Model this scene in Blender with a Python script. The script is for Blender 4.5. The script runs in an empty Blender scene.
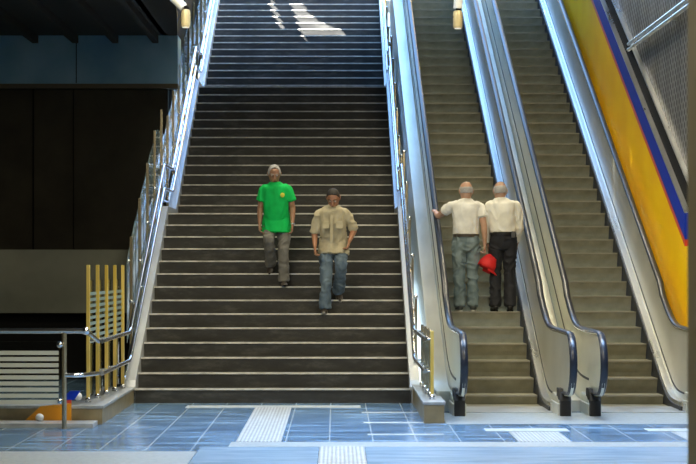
import bpy, bmesh, math, random
from mathutils import Vector, Matrix, noise
random.seed(7)
C = bpy.context.scene.collection
PI = math.pi

# ------------------------------------------------------------------ materials
def mat(name, col, rough=.6, metal=0., spec=.5, build=None, **kw):
    m = bpy.data.materials.new(name); m.use_nodes = True
    b = m.node_tree.nodes['Principled BSDF']
    b.inputs['Base Color'].default_value = (*col, 1)
    b.inputs['Roughness'].default_value = rough
    b.inputs['Metallic'].default_value = metal
    b.inputs['Specular IOR Level'].default_value = spec
    for k, v in kw.items(): b.inputs[k.replace('_', ' ')].default_value = v
    if build: build(m.node_tree, b)
    return m

def N(nt, typ, **kw):
    n = nt.nodes.new(typ)
    for k, v in kw.items(): setattr(n, k, v)
    return n

def ramp(nt, src, stops):
    r = N(nt, 'ShaderNodeValToRGB')
    e = r.color_ramp.elements
    while len(e) < len(stops): e.new(.5)
    for el, (p, c) in zip(e, stops): el.position = p; el.color = (*c, 1)
    nt.links.new(src, r.inputs[0]); return r.outputs[0]

def coords(nt, scale=(1, 1, 1), which='Object'):
    t = N(nt, 'ShaderNodeTexCoord'); mp = N(nt, 'ShaderNodeMapping')
    mp.inputs['Scale'].default_value = scale
    nt.links.new(t.outputs[which], mp.inputs[0]); return mp.outputs[0]

def mottled(c1, c2, scale=8, stretch=(1, 1, 1), detail=6, bump=0., lo=.35, hi=.65):
    def f(nt, b):
        v = coords(nt, stretch)
        n = N(nt, 'ShaderNodeTexNoise'); n.inputs['Scale'].default_value = scale; n.inputs['Detail'].default_value = detail
        nt.links.new(v, n.inputs['Vector'])
        nt.links.new(ramp(nt, n.outputs[0], [(lo, c1), (hi, c2)]), b.inputs['Base Color'])
        if bump:
            bp = N(nt, 'ShaderNodeBump'); bp.inputs['Strength'].default_value = bump; bp.inputs['Distance'].default_value = .01
            nt.links.new(n.outputs[0], bp.inputs['Height']); nt.links.new(bp.outputs[0], b.inputs['Normal'])
    return f

def floor_nodes(nt, b):
    v = coords(nt)
    n = N(nt, 'ShaderNodeTexNoise'); n.inputs['Scale'].default_value = 2.2; n.inputs['Detail'].default_value = 8
    mp = N(nt, 'ShaderNodeMapping'); mp.inputs['Scale'].default_value = (.6, 2.4, 1); nt.links.new(v, mp.inputs[0])
    nt.links.new(mp.outputs[0], n.inputs['Vector'])
    base = ramp(nt, n.outputs[0], [(.3, (.050, .11, .19)), (.5, (.10, .19, .30)), (.70, (.20, .31, .42))])
    br = N(nt, 'ShaderNodeTexBrick'); br.offset = 0; br.squash = 1
    br.inputs['Scale'].default_value = 1; br.inputs['Brick Width'].default_value = .4; br.inputs['Row Height'].default_value = 1.2
    br.inputs['Mortar Size'].default_value = .007; br.inputs['Mortar Smooth'].default_value = .3
    br.inputs['Color1'].default_value = (1, 1, 1, 1); br.inputs['Color2'].default_value = (.78, .82, .86, 1)
    mp2 = N(nt, 'ShaderNodeMapping'); mp2.inputs['Location'].default_value = (.06, .55, 0); nt.links.new(v, mp2.inputs[0])
    nt.links.new(mp2.outputs[0], br.inputs['Vector'])
    mul = N(nt, 'ShaderNodeMix', data_type='RGBA', blend_type='MULTIPLY'); mul.inputs[0].default_value = 1
    nt.links.new(base, mul.inputs[6]); nt.links.new(br.outputs['Color'], mul.inputs[7])
    mx = N(nt, 'ShaderNodeMix', data_type='RGBA'); nt.links.new(br.outputs['Fac'], mx.inputs[0])
    nt.links.new(mul.outputs[2], mx.inputs[6]); mx.inputs[7].default_value = (.36, .43, .48, 1)
    nt.links.new(mx.outputs[2], b.inputs['Base Color'])
    r = ramp(nt, n.outputs[0], [(.3, (.13,)*3), (.7, (.27,)*3)]); nt.links.new(r, b.inputs['Roughness'])

def tactile_nodes(nt, b):
    v = coords(nt)
    w = N(nt, 'ShaderNodeTexWave'); w.bands_direction = 'X'; w.inputs['Scale'].default_value = 9
    nt.links.new(v, w.inputs['Vector'])
    n = N(nt, 'ShaderNodeTexNoise'); n.inputs['Scale'].default_value = 12; nt.links.new(v, n.inputs['Vector'])
    a = ramp(nt, n.outputs[0], [(.3, (.36, .38, .38)), (.7, (.48, .50, .49))])
    g = ramp(nt, w.outputs['Color'], [(.25, (.62,)*3), (.6, (1, 1, 1))])
    mul = N(nt, 'ShaderNodeMix', data_type='RGBA', blend_type='MULTIPLY'); mul.inputs[0].default_value = 1
    nt.links.new(a, mul.inputs[6]); nt.links.new(g, mul.inputs[7]); nt.links.new(mul.outputs[2], b.inputs['Base Color'])
    bp = N(nt, 'ShaderNodeBump'); bp.inputs['Distance'].default_value = .004
    nt.links.new(w.outputs['Color'], bp.inputs['Height']); nt.links.new(bp.outputs[0], b.inputs['Normal'])

def granite_nodes(nt, b):
    v = coords(nt, (1, 3, 3)); 
    n = N(nt, 'ShaderNodeTexNoise'); n.inputs['Scale'].default_value = 2.5; n.inputs['Detail'].default_value = 9; n.inputs['Roughness'].default_value = .7
    o = N(nt, 'ShaderNodeObjectInfo'); ad = N(nt, 'ShaderNodeVectorMath', operation='ADD')
    sc = N(nt, 'ShaderNodeMath', operation='MULTIPLY'); sc.inputs[1].default_value = 40
    nt.links.new(o.outputs['Random'], sc.inputs[0]); nt.links.new(v, ad.inputs[0]); nt.links.new(sc.outputs[0], ad.inputs[1])
    nt.links.new(ad.outputs[0], n.inputs['Vector'])
    nt.links.new(ramp(nt, n.outputs[0], [(.3, (.016, .016, .015)), (.52, (.032, .032, .030)), (.8, (.11, .109, .10))]), b.inputs['Base Color'])

def step_groove_nodes(nt, b):
    v = coords(nt)
    w = N(nt, 'ShaderNodeTexWave'); w.bands_direction = 'X'; w.inputs['Scale'].default_value = 35
    nt.links.new(v, w.inputs['Vector'])
    n = N(nt, 'ShaderNodeTexNoise'); n.inputs['Scale'].default_value = 5; n.inputs['Detail'].default_value = 8; nt.links.new(v, n.inputs['Vector'])
    a = ramp(nt, n.outputs[0], [(.3, (.24, .23, .16)), (.7, (.38, .355, .26))])
    g = ramp(nt, w.outputs['Color'], [(.2, (.72,)*3), (.7, (1, 1, 1))])
    mul = N(nt, 'ShaderNodeMix', data_type='RGBA', blend_type='MULTIPLY'); mul.inputs[0].default_value = 1
    nt.links.new(a, mul.inputs[6]); nt.links.new(g, mul.inputs[7]); nt.links.new(mul.outputs[2], b.inputs['Base Color'])
    bp = N(nt, 'ShaderNodeBump'); bp.inputs['Distance'].default_value = .003; bp.inputs['Strength'].default_value = .6
    nt.links.new(w.outputs['Color'], bp.inputs['Height']); nt.links.new(bp.outputs[0], b.inputs['Normal'])

def steel_nodes(c1, c2, r1, r2):
    def f(nt, b):
        v = coords(nt, (1, .35, .35))
        n = N(nt, 'ShaderNodeTexNoise'); n.inputs['Scale'].default_value = 3; n.inputs['Detail'].default_value = 7
        nt.links.new(v, n.inputs['Vector'])
        nt.links.new(ramp(nt, n.outputs[0], [(.3, c1), (.7, c2)]), b.inputs['Base Color'])
        nt.links.new(ramp(nt, n.outputs[0], [(.3, (r1,)*3), (.7, (r2,)*3)]), b.inputs['Roughness'])
    return f

def perforated_nodes(nt, b):
    v = coords(nt, (1, 1, 1))
    w = N(nt, 'ShaderNodeTexVoronoi'); w.inputs['Scale'].default_value = 9; w.inputs['Randomness'].default_value = 0
    mp = N(nt, 'ShaderNodeMapping'); mp.inputs['Rotation'].default_value = (PI/4, 0, 0); nt.links.new(v, mp.inputs[0])
    nt.links.new(mp.outputs[0], w.inputs['Vector'])
    d = ramp(nt, w.outputs['Distance'], [(.32, (.008, .008, .01)), (.48, (.20, .205, .21))])
    wv = N(nt, 'ShaderNodeTexWave'); wv.bands_direction = 'Y'; wv.inputs['Scale'].default_value = .45; nt.links.new(v, wv.inputs['Vector'])
    g = ramp(nt, wv.outputs['Color'], [(.1, (.72,)*3), (.6, (1, 1, 1))])
    mul = N(nt, 'ShaderNodeMix', data_type='RGBA', blend_type='MULTIPLY'); mul.inputs[0].default_value = 1
    nt.links.new(d, mul.inputs[6]); nt.links.new(g, mul.inputs[7]); nt.links.new(mul.outputs[2], b.inputs['Base Color'])

def denim(c1, c2):
    return mottled(c1, c2, 9, (1, 1, .5), 8, .3, .3, .7)

M = dict(
    floor=mat('polished_blue_granite', (.1, .14, .2), .2, build=floor_nodes, spec=.6),
    pale_tile=mat('pale_granite', (.5, .52, .52), .35, build=mottled((.24, .27, .28), (.34, .37, .37), 20)),
    pale_blue_tile=mat('pale_blue_granite', (.25, .35, .45), .25, build=mottled((.15, .24, .34), (.25, .35, .45), 3, (.6, 2.5, 1))),
    white_tile=mat('white_tile', (.6, .6, .58), .5, build=mottled((.31, .34, .35), (.42, .45, .45), 14)),
    tactile=mat('ribbed_white_tile', (.6, .6, .58), .45, build=tactile_nodes),
    granite=mat('dark_granite_step', (.06, .058, .05), .5, build=granite_nodes),
    nosing=mat('pale_step_nosing', (.3, .29, .26), .45, build=mottled((.42, .415, .38), (.74, .72, .66), 9, (1, 4, 4))),
    curb=mat('curb_stone', (.5, .52, .53), .30, .5, build=steel_nodes((.56, .60, .64), (.66, .70, .74), .30, .36)),
    plinth=mat('plinth_stone', (.2, .19, .14), .35, build=mottled((.20, .16, .08), (.30, .24, .13), 6)),
    plinth_top=mat('plinth_cap', (.35, .37, .38), .3, build=mottled((.28, .30, .31), (.42, .44, .45), 8)),
    steel=mat('satin_steel', (.7, .72, .73), .25, 1., build=steel_nodes((.74, .76, .77), (.84, .86, .87), .26, .32)),
    cladding=mat('brushed_cladding', (.6, .62, .6), .35, .6, build=steel_nodes((.58, .58, .49), (.78, .78, .70), .30, .40)),
    chrome=mat('polished_rail_steel', (.75, .77, .8), .16, 1.),
    brass=mat('brass_post', (.62, .47, .20), .34, .25, build=mottled((.62, .43, .07), (.80, .60, .16), 5, (1, 1, .3))),
    brass_low=mat('worn_steel_post', (.55, .48, .34), .25, .9),
    dark=mat('dark_joint', (.015, .018, .024), .5),
    rubber=mat('black_handrail_rubber', (.016, .020, .030), .3, 0, .45),
    brush=mat('black_brush', (.02, .018, .015), .8),
    estep=mat('grooved_escalator_step', (.15, .14, .11), .5, .25, build=step_groove_nodes),
    estep_edge=mat('step_edge_highlight', (.30, .28, .22), .42, .35),  # edge strip toned separately to draw the highlight along each step
    comb=mat('comb_plate_metal', (.45, .47, .47), .35, .6, build=steel_nodes((.38, .40, .40), (.54, .56, .56), .25, .4)),
    yellow=mat('yellow_panel', (.80, .47, .005), .5, 0, .12, build=mottled((.93, .56, .004), (.98, .64, .006), 1.5)),
    red=mat('red_stripe', (.62, .05, .03), .35), blue=mat('blue_stripe', (.004, .035, .45), .5, 0, .2),
    orange=mat('orange_panel', (.75, .30, .01), .4),
    perf=mat('perforated_metal', (.2, .2, .2), .5, 0, build=perforated_nodes),
    black=mat('black_paint', (.010, .010, .010), .9, 0, .1),
    pillar=mat('olive_brown_pillar', (.10, .085, .045), .6, build=mottled((.15, .12, .055), (.20, .165, .08), 2)),
    wall_dark=mat('dark_brown_wall', (.03, .024, .014), .7, build=mottled((.020, .016, .009), (.034, .028, .016), 2.5)),
    wall_grey=mat('grey_green_plaster', (.17, .175, .14), .7, build=mottled((.13, .135, .105), (.185, .19, .15), 1.5)),
    beam=mat('slate_blue_beam', (.05, .085, .13), .55, build=mottled((.15, .33, .50), (.26, .46, .62), 1.3)),
    ceiling=mat('dark_ceiling', (.03, .03, .028), .8),
    concrete=mat('roof_concrete', (.30, .29, .25), .8, build=mottled((.13, .125, .11), (.20, .195, .17), 1.2)),
    teal_slat=mat('grey_teal_slat', (.20, .29, .28), .4), slat=mat('pale_slat', (.55, .57, .50), .4), 
    white=mat('white_enamel', (.78, .78, .74), .3), tan=mat('tan_lamp_can', (.56, .46, .24), .35, .25),
    clear_glass=mat('clear_glass', (.93, .97, .96), .02, Transmission_Weight=1., IOR=1.15),
    glass=mat('tinted_glass', (.66, .88, .94), .08, Transmission_Weight=.86, IOR=1.25, Alpha=1.),
)
M['lamp_glow'] = mat('lamp_lens', (.9, .8, .6), .4, Emission_Color=(1, .85, .6, 1), Emission_Strength=.6)

# ------------------------------------------------------------------ mesh builder
class MB:
    def __init__(s): s.v = []; s.f = []
    def add(s, v, f):
        o = len(s.v); s.v += [tuple(p) for p in v]; s.f += [tuple(i+o for i in q) for q in f]; return s
    def box(s, x0, x1, y0, y1, z0, z1):
        v = [(x, y, z) for x in (x0, x1) for y in (y0, y1) for z in (z0, z1)]
        return s.add(v, [(0, 1, 3, 2), (4, 6, 7, 5), (0, 4, 5, 1), (2, 3, 7, 6), (0, 2, 6, 4), (1, 5, 7, 3)])
    def prism(s, poly, x0, x1, axis='x'):
        n = len(poly)
        if axis == 'x': P = lambda a, t: (t, a[0], a[1])
        elif axis == 'y': P = lambda a, t: (a[0], t, a[1])
        else: P = lambda a, t: (a[0], a[1], t)
        v = [P(a, x0) for a in poly] + [P(a, x1) for a in poly]
        f = [tuple(range(n)), tuple(range(2*n-1, n-1, -1))] + [(i, i+n, (i+1) % n+n, (i+1) % n) for i in range(n)]
        return s.add(v, f)
    def strip(s, path, x0, x1, d0, d1):                 # a ribbon with vertical offsets along a (y,z) path
        v = []; f = []
        for y, z in path: v += [(x0, y, z+d0), (x1, y, z+d0), (x1, y, z+d1), (x0, y, z+d1)]
        for i in range(len(path)-1):
            a = 4*i; b = a+4
            for k in range(4): f.append((a+k, a+(k+1) % 4, b+(k+1) % 4, b+k))
        f.append((3, 2, 1, 0)); m = 4*(len(path)-1); f.append((m, m+1, m+2, m+3))
        return s.add(v, f)
    def sweep(s, pts, sec, side=None):                  # section (u along side, w along normal) swept along 3d path
        pts = [Vector(p) for p in pts]; v = []; n = len(sec)
        side = Vector(side) if side else None; last = None
        for i, p in enumerate(pts):
            t = ((pts[min(i+1, len(pts)-1)]-pts[max(i-1, 0)])).normalized()
            if side: u = (side-t*side.dot(t)).normalized()
            else:
                if last is None:
                    h = Vector((0, 0, 1)) if abs(t.z) < .9 else Vector((1, 0, 0)); u = h.cross(t).normalized()
                else: u = (last-t*last.dot(t)).normalized()
                last = u
            w = t.cross(u)
            for a, b in sec: v.append(p+u*a+w*b)
        f = []
        for i in range(len(pts)-1):
            for k in range(n): f.append((i*n+k, i*n+(k+1) % n, (i+1)*n+(k+1) % n, (i+1)*n+k))
        f.append(tuple(range(n-1, -1, -1))); m = (len(pts)-1)*n; f.append(tuple(m+k for k in range(n)))
        return s.add(v, f)
    def tube(s, pts, r, n=10): return s.sweep(pts, [(r*math.cos(2*PI*k/n), r*math.sin(2*PI*k/n)) for k in range(n)])
    def ball(s, c, r, n=12, sc=(1, 1, 1)):
        v = [(c[0], c[1], c[2]+r*sc[2])]; f = []; m = n//2
        for i in range(1, m):
            a = PI*i/m
            for k in range(n): v.append((c[0]+r*sc[0]*math.sin(a)*math.cos(2*PI*k/n), c[1]+r*sc[1]*math.sin(a)*math.sin(2*PI*k/n), c[2]+r*sc[2]*math.cos(a)))
        v.append((c[0], c[1], c[2]-r*sc[2])); L = len(v)-1
        for k in range(n):
            f.append((0, 1+k, 1+(k+1) % n)); f.append((L, L-n+(k+1) % n, L-n+k))
            for i in range(m-2): a = 1+i*n; f.append((a+k, a+n+k, a+n+(k+1) % n, a+(k+1) % n))
        return s.add(v, f)
    def build(s, name, m, parent=None, smooth=False, bevel=0.):
        me = bpy.data.meshes.new(name); me.from_pydata(s.v, [], s.f)
        bm = bmesh.new(); bm.from_mesh(me); bmesh.ops.recalc_face_normals(bm, faces=bm.faces[:]); bm.to_mesh(me); bm.free()
        if smooth:
            me.polygons.foreach_set('use_smooth', [True]*len(me.polygons)); me.set_sharp_from_angle(angle=math.radians(38))
        me.materials.append(m)
        o = bpy.data.objects.new(name, me); C.objects.link(o)
        if parent: o.parent = parent
        if bevel:
            b = o.modifiers.new('bevel', 'BEVEL'); b.width = bevel; b.segments = 2; b.limit_method = 'ANGLE'
        return o

def tag(o, label, cat, group=None, kind=None):
    o['label'] = label; o['category'] = cat
    if group: o['group'] = group
    if kind: o['kind'] = kind
    return o
def thing(name, label, cat, loc=(0, 0, 0), rotz=0, group=None):
    o = bpy.data.objects.new(name, None); C.objects.link(o); o.location = loc; o.rotation_euler = (0, 0, rotz)
    o.empty_display_size = .2
    return tag(o, label, cat, group)
def struct(name, mb, m, **kw):
    o = mb.build(name, m, **kw); o['kind'] = 'structure'; return o
def local(pts, o):                                      # world points into an unrotated empty's frame
    return [(p[0]-o.location.x, p[1]-o.location.y, p[2]-o.location.z) for p in pts]

# ------------------------------------------------------------------ camera, measured from the photograph
F = 1708.; VX, VY = 336., 266.
cam = bpy.data.cameras.new('camera'); co = bpy.data.objects.new('camera', cam); C.objects.link(co)
co.location = (0, 0, 1.6); co.rotation_euler = (PI/2, 0, 0)
cam.sensor_width = 36; cam.lens = F/696*36; cam.shift_x = (348-VX)/696; cam.shift_y = (VY-232)/696
cam.dof.use_dof = True; cam.dof.focus_distance = 21.5; cam.dof.aperture_fstop = 4.5
cam.clip_end = 300
bpy.context.scene.camera = co

# ------------------------------------------------------------------ stair geometry
D0, H, T = 19.93, .1668, .30
L1, L2 = 1.20, 1.03
SX0, SX1 = -2.34, .86
def riser_y(k): return D0+(k-1)*T+(L1 if k > 14 else 0)+(L2 if k > 28 else 0)
NST = 42
TOPY = riser_y(NST)
def noz_path(y0=D0, dz=0.):                             # the slope line over the nosings with the flat landings
    p = [(D0, H)]
    for a in (14, 28, 42):
        p.append((riser_y(a), a*H))
        if a < 42: p.append((riser_y(a+1)-.3+0.0, a*H))
    return [(y, z+dz) for y, z in p]
def noz(y):
    p = noz_path()
    if y <= p[0][0]: return p[0][1]
    for (a, b), (c, d) in zip(p, p[1:]):
        if y <= c: return b+(d-b)*(y-a)/(c-a) if c > a else d
    return p[-1][1]

# ------------------------------------------------------------------ setting
struct('floor', MB().box(-9, 7, -6, 19.96, -.12, 0).box(-9, -2.36, 19.96, 27.2, -.12, 0).box(.86, 4.3, 19.96, 21, -.12, 0), M['floor'])
struct('floor_upper', MB().box(-2.6, 4.2, TOPY+.31, 46, NST*H-.25, NST*H), M['pale_tile'])
struct('ceiling', MB().box(-9, 7, -6, 20, 5.17, 5.4).box(-9, -2.62, 20, 27, 5.17, 5.4).prism([(-2.7, 20), (-2.1, 20), (-2.15, 23), (-2.5, 27), (-2.7, 27)], 5.17, 5.4, 'z'), M['ceiling'])
for i in range(11):
    x = -2.75-.62*i
    r = struct('trim_ceiling_rib', MB().box(x-.09, x, 14, 26.98, 5.05, 5.17), M['ceiling'])
struct('ceiling_stairwell', MB().box(-2.62, 4.3, 20, 28, 8.5, 8.7).box(-2.62, 4.3, 19.9, 20, 5.17, 8.7), M['concrete'])
struct('wall_back', MB().box(-9, 7, -6.2, -6, 0, 5.4), M['concrete'])
struct('wall_far_left', MB().box(-9.2, -9, -6, 27, 0, 5.4), M['wall_dark'])
struct('wall_hall_right', MB().box(7, 7.2, -6, 20, 0, 5.4).box(4.3, 7, 19.9, 20, 0, 5.4), M['concrete'])
struct('wall_left', MB().box(-9, -2.62, 26.6, 26.8, 0, 4.37), M['wall_dark'])
struct('trim_wall_seam', MB().box(-4.72, -4.70, 26.57, 26.6, 0, 4.37).box(-4.09, -4.08, 26.57, 26.6, 0, 4.37), M['black'])
struct('wall_beam', MB().box(-9, -2.45, 26.45, 27, 4.42, 5.17), M['beam'])
struct('trim_beam_edge', MB().box(-9, -2.45, 26.42, 26.6, 4.35, 4.42), mat('brown_edge', (.09, .075, .045), .6))
struct('trim_beam_joint', MB().box(-4.028, -4.015, 26.44, 26.46, 4.43, 5.16), M['black'])
struct('wall_parapet', MB().box(-9, -2.62, 24, 24.2, .94, 1.83), M['wall_grey'])
struct('wall_recess', MB().box(-9, -2.62, 24.2, 24.4, 0, 1.0), M['black'])

# stairwell side wall: openings invented, shaped backwards from the sun patches on the top flight
def stair_hit(px, py):
    y3, z3 = riser_y(29), 29*H-H*.5
    a = (VY-py)/F; s = H/T
    Y = (z3-1.6-s*y3)/(a-s); return Vector(((px-VX)*Y/F, Y, 1.6+a*Y))
SUN = Vector((-.72, -.40, .57)).normalized()
WX = -2.66
def hole(poly):
    out = []
    for q in poly:
        p = stair_hit(*q); t = (WX-p.x)/SUN.x; p = p+SUN*t; out.append((p.y, p.z))
    return out
holes = [hole([(266, -3), (274, -3), (286, 27), (279, 28)]),
         hole([(290, 3), (306, 4), (311, 14), (318, 17), (321, 25), (346, 29), (346, 34), (322, 34), (311, 38), (305, 42), (301, 34), (296, 18)])]
cu = bpy.data.curves.new('wall_stairwell', 'CURVE'); cu.dimensions = '2D'; cu.fill_mode = 'BOTH'; cu.extrude = .03
for poly in [[(20, 5.2), (27, 5.2), (27, 0), (46, 0), (46, 14), (20, 14)]]+holes:
    sp = cu.splines.new('POLY'); sp.points.add(len(poly)-1)
    for q, (a, b) in zip(sp.points, poly): q.co = (a, b, 0, 1)
    sp.use_cyclic_u = True
tmp = bpy.data.objects.new('wall_stairwell', cu); C.objects.link(tmp)
bpy.context.view_layer.update()
me = bpy.data.meshes.new_from_object(tmp.evaluated_get(bpy.context.evaluated_depsgraph_get()))
C.objects.unlink(tmp); bpy.data.objects.remove(tmp)
me.name = 'wall_stairwell'; me.materials.clear(); me.materials.append(M['black'])
wo = bpy.data.objects.new('wall_stairwell_left', me); C.objects.link(wo)
wo.matrix_world = Matrix(((0, 0, 1, WX), (1, 0, 0, 0), (0, 1, 0, 0), (0, 0, 0, 1)))
wo['kind'] = 'structure'

# escalator slope line
ES, EP, EY0 = .547, .34, 19.48
def ez(y, w=.12):
    q = (y-EY0)/w
    return ES*w*(q if q > 30 else math.log(1+math.exp(q)))
EYT = 20+.34*36.2; EZT = NST*H                                     # top
def epath(y0, dz=0, y1=EYT, w=.12):
    ys = [y0]; y = y0
    while y < 20.6: y += .07; ys.append(y)
    ys += [21.5, 24, 27, y1]
    return [(q, ez(q, w)+dz) for q in ys]
def eline(y): return .285+ES*(y-20)

WR = 4.10
yellow = struct('wall_right', MB().prism([(18.2, 0), (46, 0), (46, eline(46)+1.52), (20.05, eline(20.05)+1.52), (18.2, eline(20.05)+1.52)], WR, WR+.06), M['yellow'])
def band(a, b, y0=20.05, y1=46): return [(y0, eline(y0)+a), (y1, eline(y1)+a), (y1, eline(y1)+b), (y0, eline(y0)+b)]
struct('trim_red_stripe', MB().prism(band(1.52, 1.60), WR-.006, WR+.06), M['red'])
struct('trim_blue_stripe', MB().prism(band(1.60, 1.91), WR-.006, WR+.06), M['blue'])
struct('trim_silver_edge', MB().prism(band(1.91, 1.94), WR-.012, WR+.06), M['steel'])
struct('trim_black_band', MB().prism(band(1.94, 2.20), WR+.05, WR+.10), M['black'])
struct('trim_sloping_channel', MB().prism(band(2.20, 2.24), WR+.045, WR+.10), M['steel'])
struct('wall_perforated', MB().prism([(18, eline(20)+1.0), (20.05, eline(20.05)+2.2), (44, eline(44)+2.2), (44, 16), (18, 16)], WR+.10, WR+.16), M['perf'])

# pillar close to the camera
pil = tag(MB().box(1.272, 1.66, 5.85, 6.2, 0, 5.17).build('pillar', M['pillar'], bevel=.02),
          'olive brown square pillar standing close at the right edge of the view', 'pillar')

# wall tubes on the perforated wall
t = thing('wall_rail', 'pair of pale horizontal tubes fixed along the perforated metal wall', 'rail', (WR, 18, 4.68))
for dz in (-.035, .045):
    MB().tube(local([(WR+.02, 18, 4.68+dz), (WR+.02, 24.05, 4.68+dz)], t), .026, 10).build('tube', M['steel'], t, True)
for y in (19, 21, 23): MB().box(.03, .10, y-18-.015, y-18+.015, -.06, .07).build('wall_bracket', M['steel'], t)

# ------------------------------------------------------------------ stairs
st = thing('staircase', 'wide dark granite staircase of three flights with pale step edges', 'stairs', (0, D0, 0))
first = None
def step_mesh(depth, name):
    m = MB().box(SX0-.02, SX1+.02, .0, depth, -H-.04, 0)
    return m
base = step_mesh(T+.03, 'step').build('step', M['granite'], st)
nb = MB().box(SX0-.02, SX1+.02, -.012, .05, -.015, .003).build('nosing', M['nosing'], base)
for k in range(1, NST+1):
    if k == 1: o, n_ = base, nb
    else:
        o = base.copy(); C.objects.link(o); o.parent = st
        n_ = nb.copy(); C.objects.link(n_); n_.parent = o
    if k in (14, 28):
        o.name = 'landing'; o.data = step_mesh(T+(L1 if k == 14 else L2)+.03, '').build('t', M['granite']).data
        bpy.data.objects.remove(bpy.data.objects['t']); o['label'] = 'deep landing slab between two flights'
    o.location = (0, riser_y(k)-D0, k*H)

# kerb plinths, curbs
Y1P = 17.25
def plinth(name, label, x0, x1, y0, y1, h):
    p = thing(name, label, 'plinth', (x0, y0, 0))
    MB().box(0, x1-x0, 0, y1-y0, 0, h-.03).build('body', M['plinth'], p)
    MB().box(-.012, x1-x0+.012, -.012, y1-y0, h-.03, h).build('cap', M['plinth_top'], p, bevel=.004)
    return p
plinth('stone_plinth', 'low stone plinth under the brass posts left of the staircase foot', -2.72, -2.36, Y1P, 19.93, .19)
plinth('stone_plinth', 'long low dark plinth at the left edge behind the slatted guard rail', -6.5, -2.74, 17.27, 17.9, .19)
plinth('stone_plinth', 'low brown stone plinth between staircase and left escalator', .895, 1.10, 17.35, 18.2, .22)
plinth('stone_plinth', 'narrow plinth strip behind the brown plinth block right of the staircase', .895, 1.06, 18.2, 19.93, .22)

def curb(name, label, x0, x1):
    o = thing(name, label, 'kerb', (x0, D0, 0))
    top = [(D0, .19)]+[(y, z+.10) for y, z in noz_path()]
    top[1] = (D0+.05, H+.10)
    top += [(TOPY+.4, NST*H+.10)]
    poly = [(y-D0, z) for y, z in top]+[(y-D0, max(z-1.1, 0)) for y, z in reversed(top)]
    MB().prism(poly, 0, x1-x0).build('body', M['curb'], o)
    return o
curb('sloping_kerb', 'pale sloping kerb along the left side of the staircase', SX0-.15, SX0-.002)
curb('sloping_kerb', 'pale sloping kerb along the right side of the staircase', SX1+.002, SX1+.12)
# closing skin at the left below the kerb
struct('wall_under_kerb', MB().prism([(D0, 0), (D0, .15), (riser_y(14), 14*H-.1), (riser_y(15)-.3, 14*H-.1), (26.6, noz(26.6)-.1), (26.6, 0)], SX0-.165, SX0-.155), M['wall_dark'])

# ------------------------------------------------------------------ railings
def rail_line(x, h_flat, dz, y_start, y_end):
    pts = [(x, y_start, h_flat), (x, D0-.05, h_flat)]
    for y, z in noz_path()[1:]:
        if y < y_end: pts.append((x, y, z+dz))
    pts.append((x, y_end, noz(y_end)+dz))
    return pts
def rounded(pts, r=.12, n=5):
    pts = [Vector(p) for p in pts]; out = [pts[0]]
    for i in range(1, len(pts)-1):
        a, b, c = pts[i-1], pts[i], pts[i+1]
        r0 = min(r, (a-b).length*.45, (c-b).length*.45)
        p, q = b+(a-b).normalized()*r0, b+(c-b).normalized()*r0
        for k in range(n+1):
            u = k/n; out.append(p*(1-u)**2+b*2*u*(1-u)+q*u*u)
    return out+[pts[-1]]

def post(parent, x, y, zb, zt, w, m, side):
    o = MB().box(x-w/2, x+w/2, y-w/2, y+w/2, zb, zt).build('post', m, parent, bevel=.004)
    MB().box(x-w*.9, x+w*.9, y-w*.9, y+w*.9, zb, zb+.014).ball((x, y, zb+.03), .032, 10).build('base_flange', M['chrome'], o, True)
    return o
lr = thing('stair_railing', 'left stair railing with brass posts, glass panels and steel rails', 'railing', (0, 0, 0))
LXP = -2.46
ypost = [17.62+.52*i for i in range(5)]
for i, y in enumerate(ypost):
    p = post(lr, -2.556+.024*i, y, .19, 1.61, .036, M['brass'], 1)
    for z in (.50, .83):
        MB().tube([(-2.556+.024*i, y, z), (LXP+.06, y, z)], .012, 8).build('bracket', M['chrome'], p, True)
yy = 20.5; up = []
while yy < TOPY:
    up.append(yy); yy += .89
for y in up:
    zb = noz(y)+.10
    p = post(lr, LXP, y, zb-.02, noz(y)+1.47, .034, M['brass_low'], 1)
    for dz in (.36, .69):
        MB().tube([(LXP, y, noz(y)+dz), (LXP+.05, y, noz(y)+dz)], .012, 8).ball((LXP, y, noz(y)+dz), .026, 10).build('bracket', M['chrome'], p, True)
for zf, dz in ((.50, .35), (.83, .68)):
    MB().tube(rounded(rail_line(LXP+.06, zf, dz, 17.5, TOPY)), .024, 12).build('rail', M['chrome'], lr, True)
MB().tube(rounded(rail_line(LXP+.0, .30, .20, 19.8, TOPY)), .016, 10).build('rail', M['chrome'], lr, True)
allp = [(y, .19, 1.45) for y in ypost]+[(y, noz(y)+.14, noz(y)+1.18) for y in up]
for (a, a0, a1), (b, b0, b1) in zip(allp, allp[1:]):
    if b > 20 and a < 20: continue
    e = .035; gm = M['clear_glass'] if a < 20 else M['glass']
    gx = -.012+.024*(a-17.6)/.52-.05 if a < 20 else 0
    MB().prism([(a+e, a0+.05), (b-e, b0+.05), (b-e, b1), (a+e, a1)], LXP-.058+gx, LXP-.048+gx).build('glass_panel', gm, lr)
for i, (a, b) in enumerate(zip(ypost, ypost[1:])):
    s_ = MB(); sx = -2.545+.024*i
    for k in range(9):
        z = .80+.062*k; s_.box(sx-.004, sx+.004, a+.03, b-.03, z, z+.032)
    s_.build('slat_panel', M['teal_slat'], lr)

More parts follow.
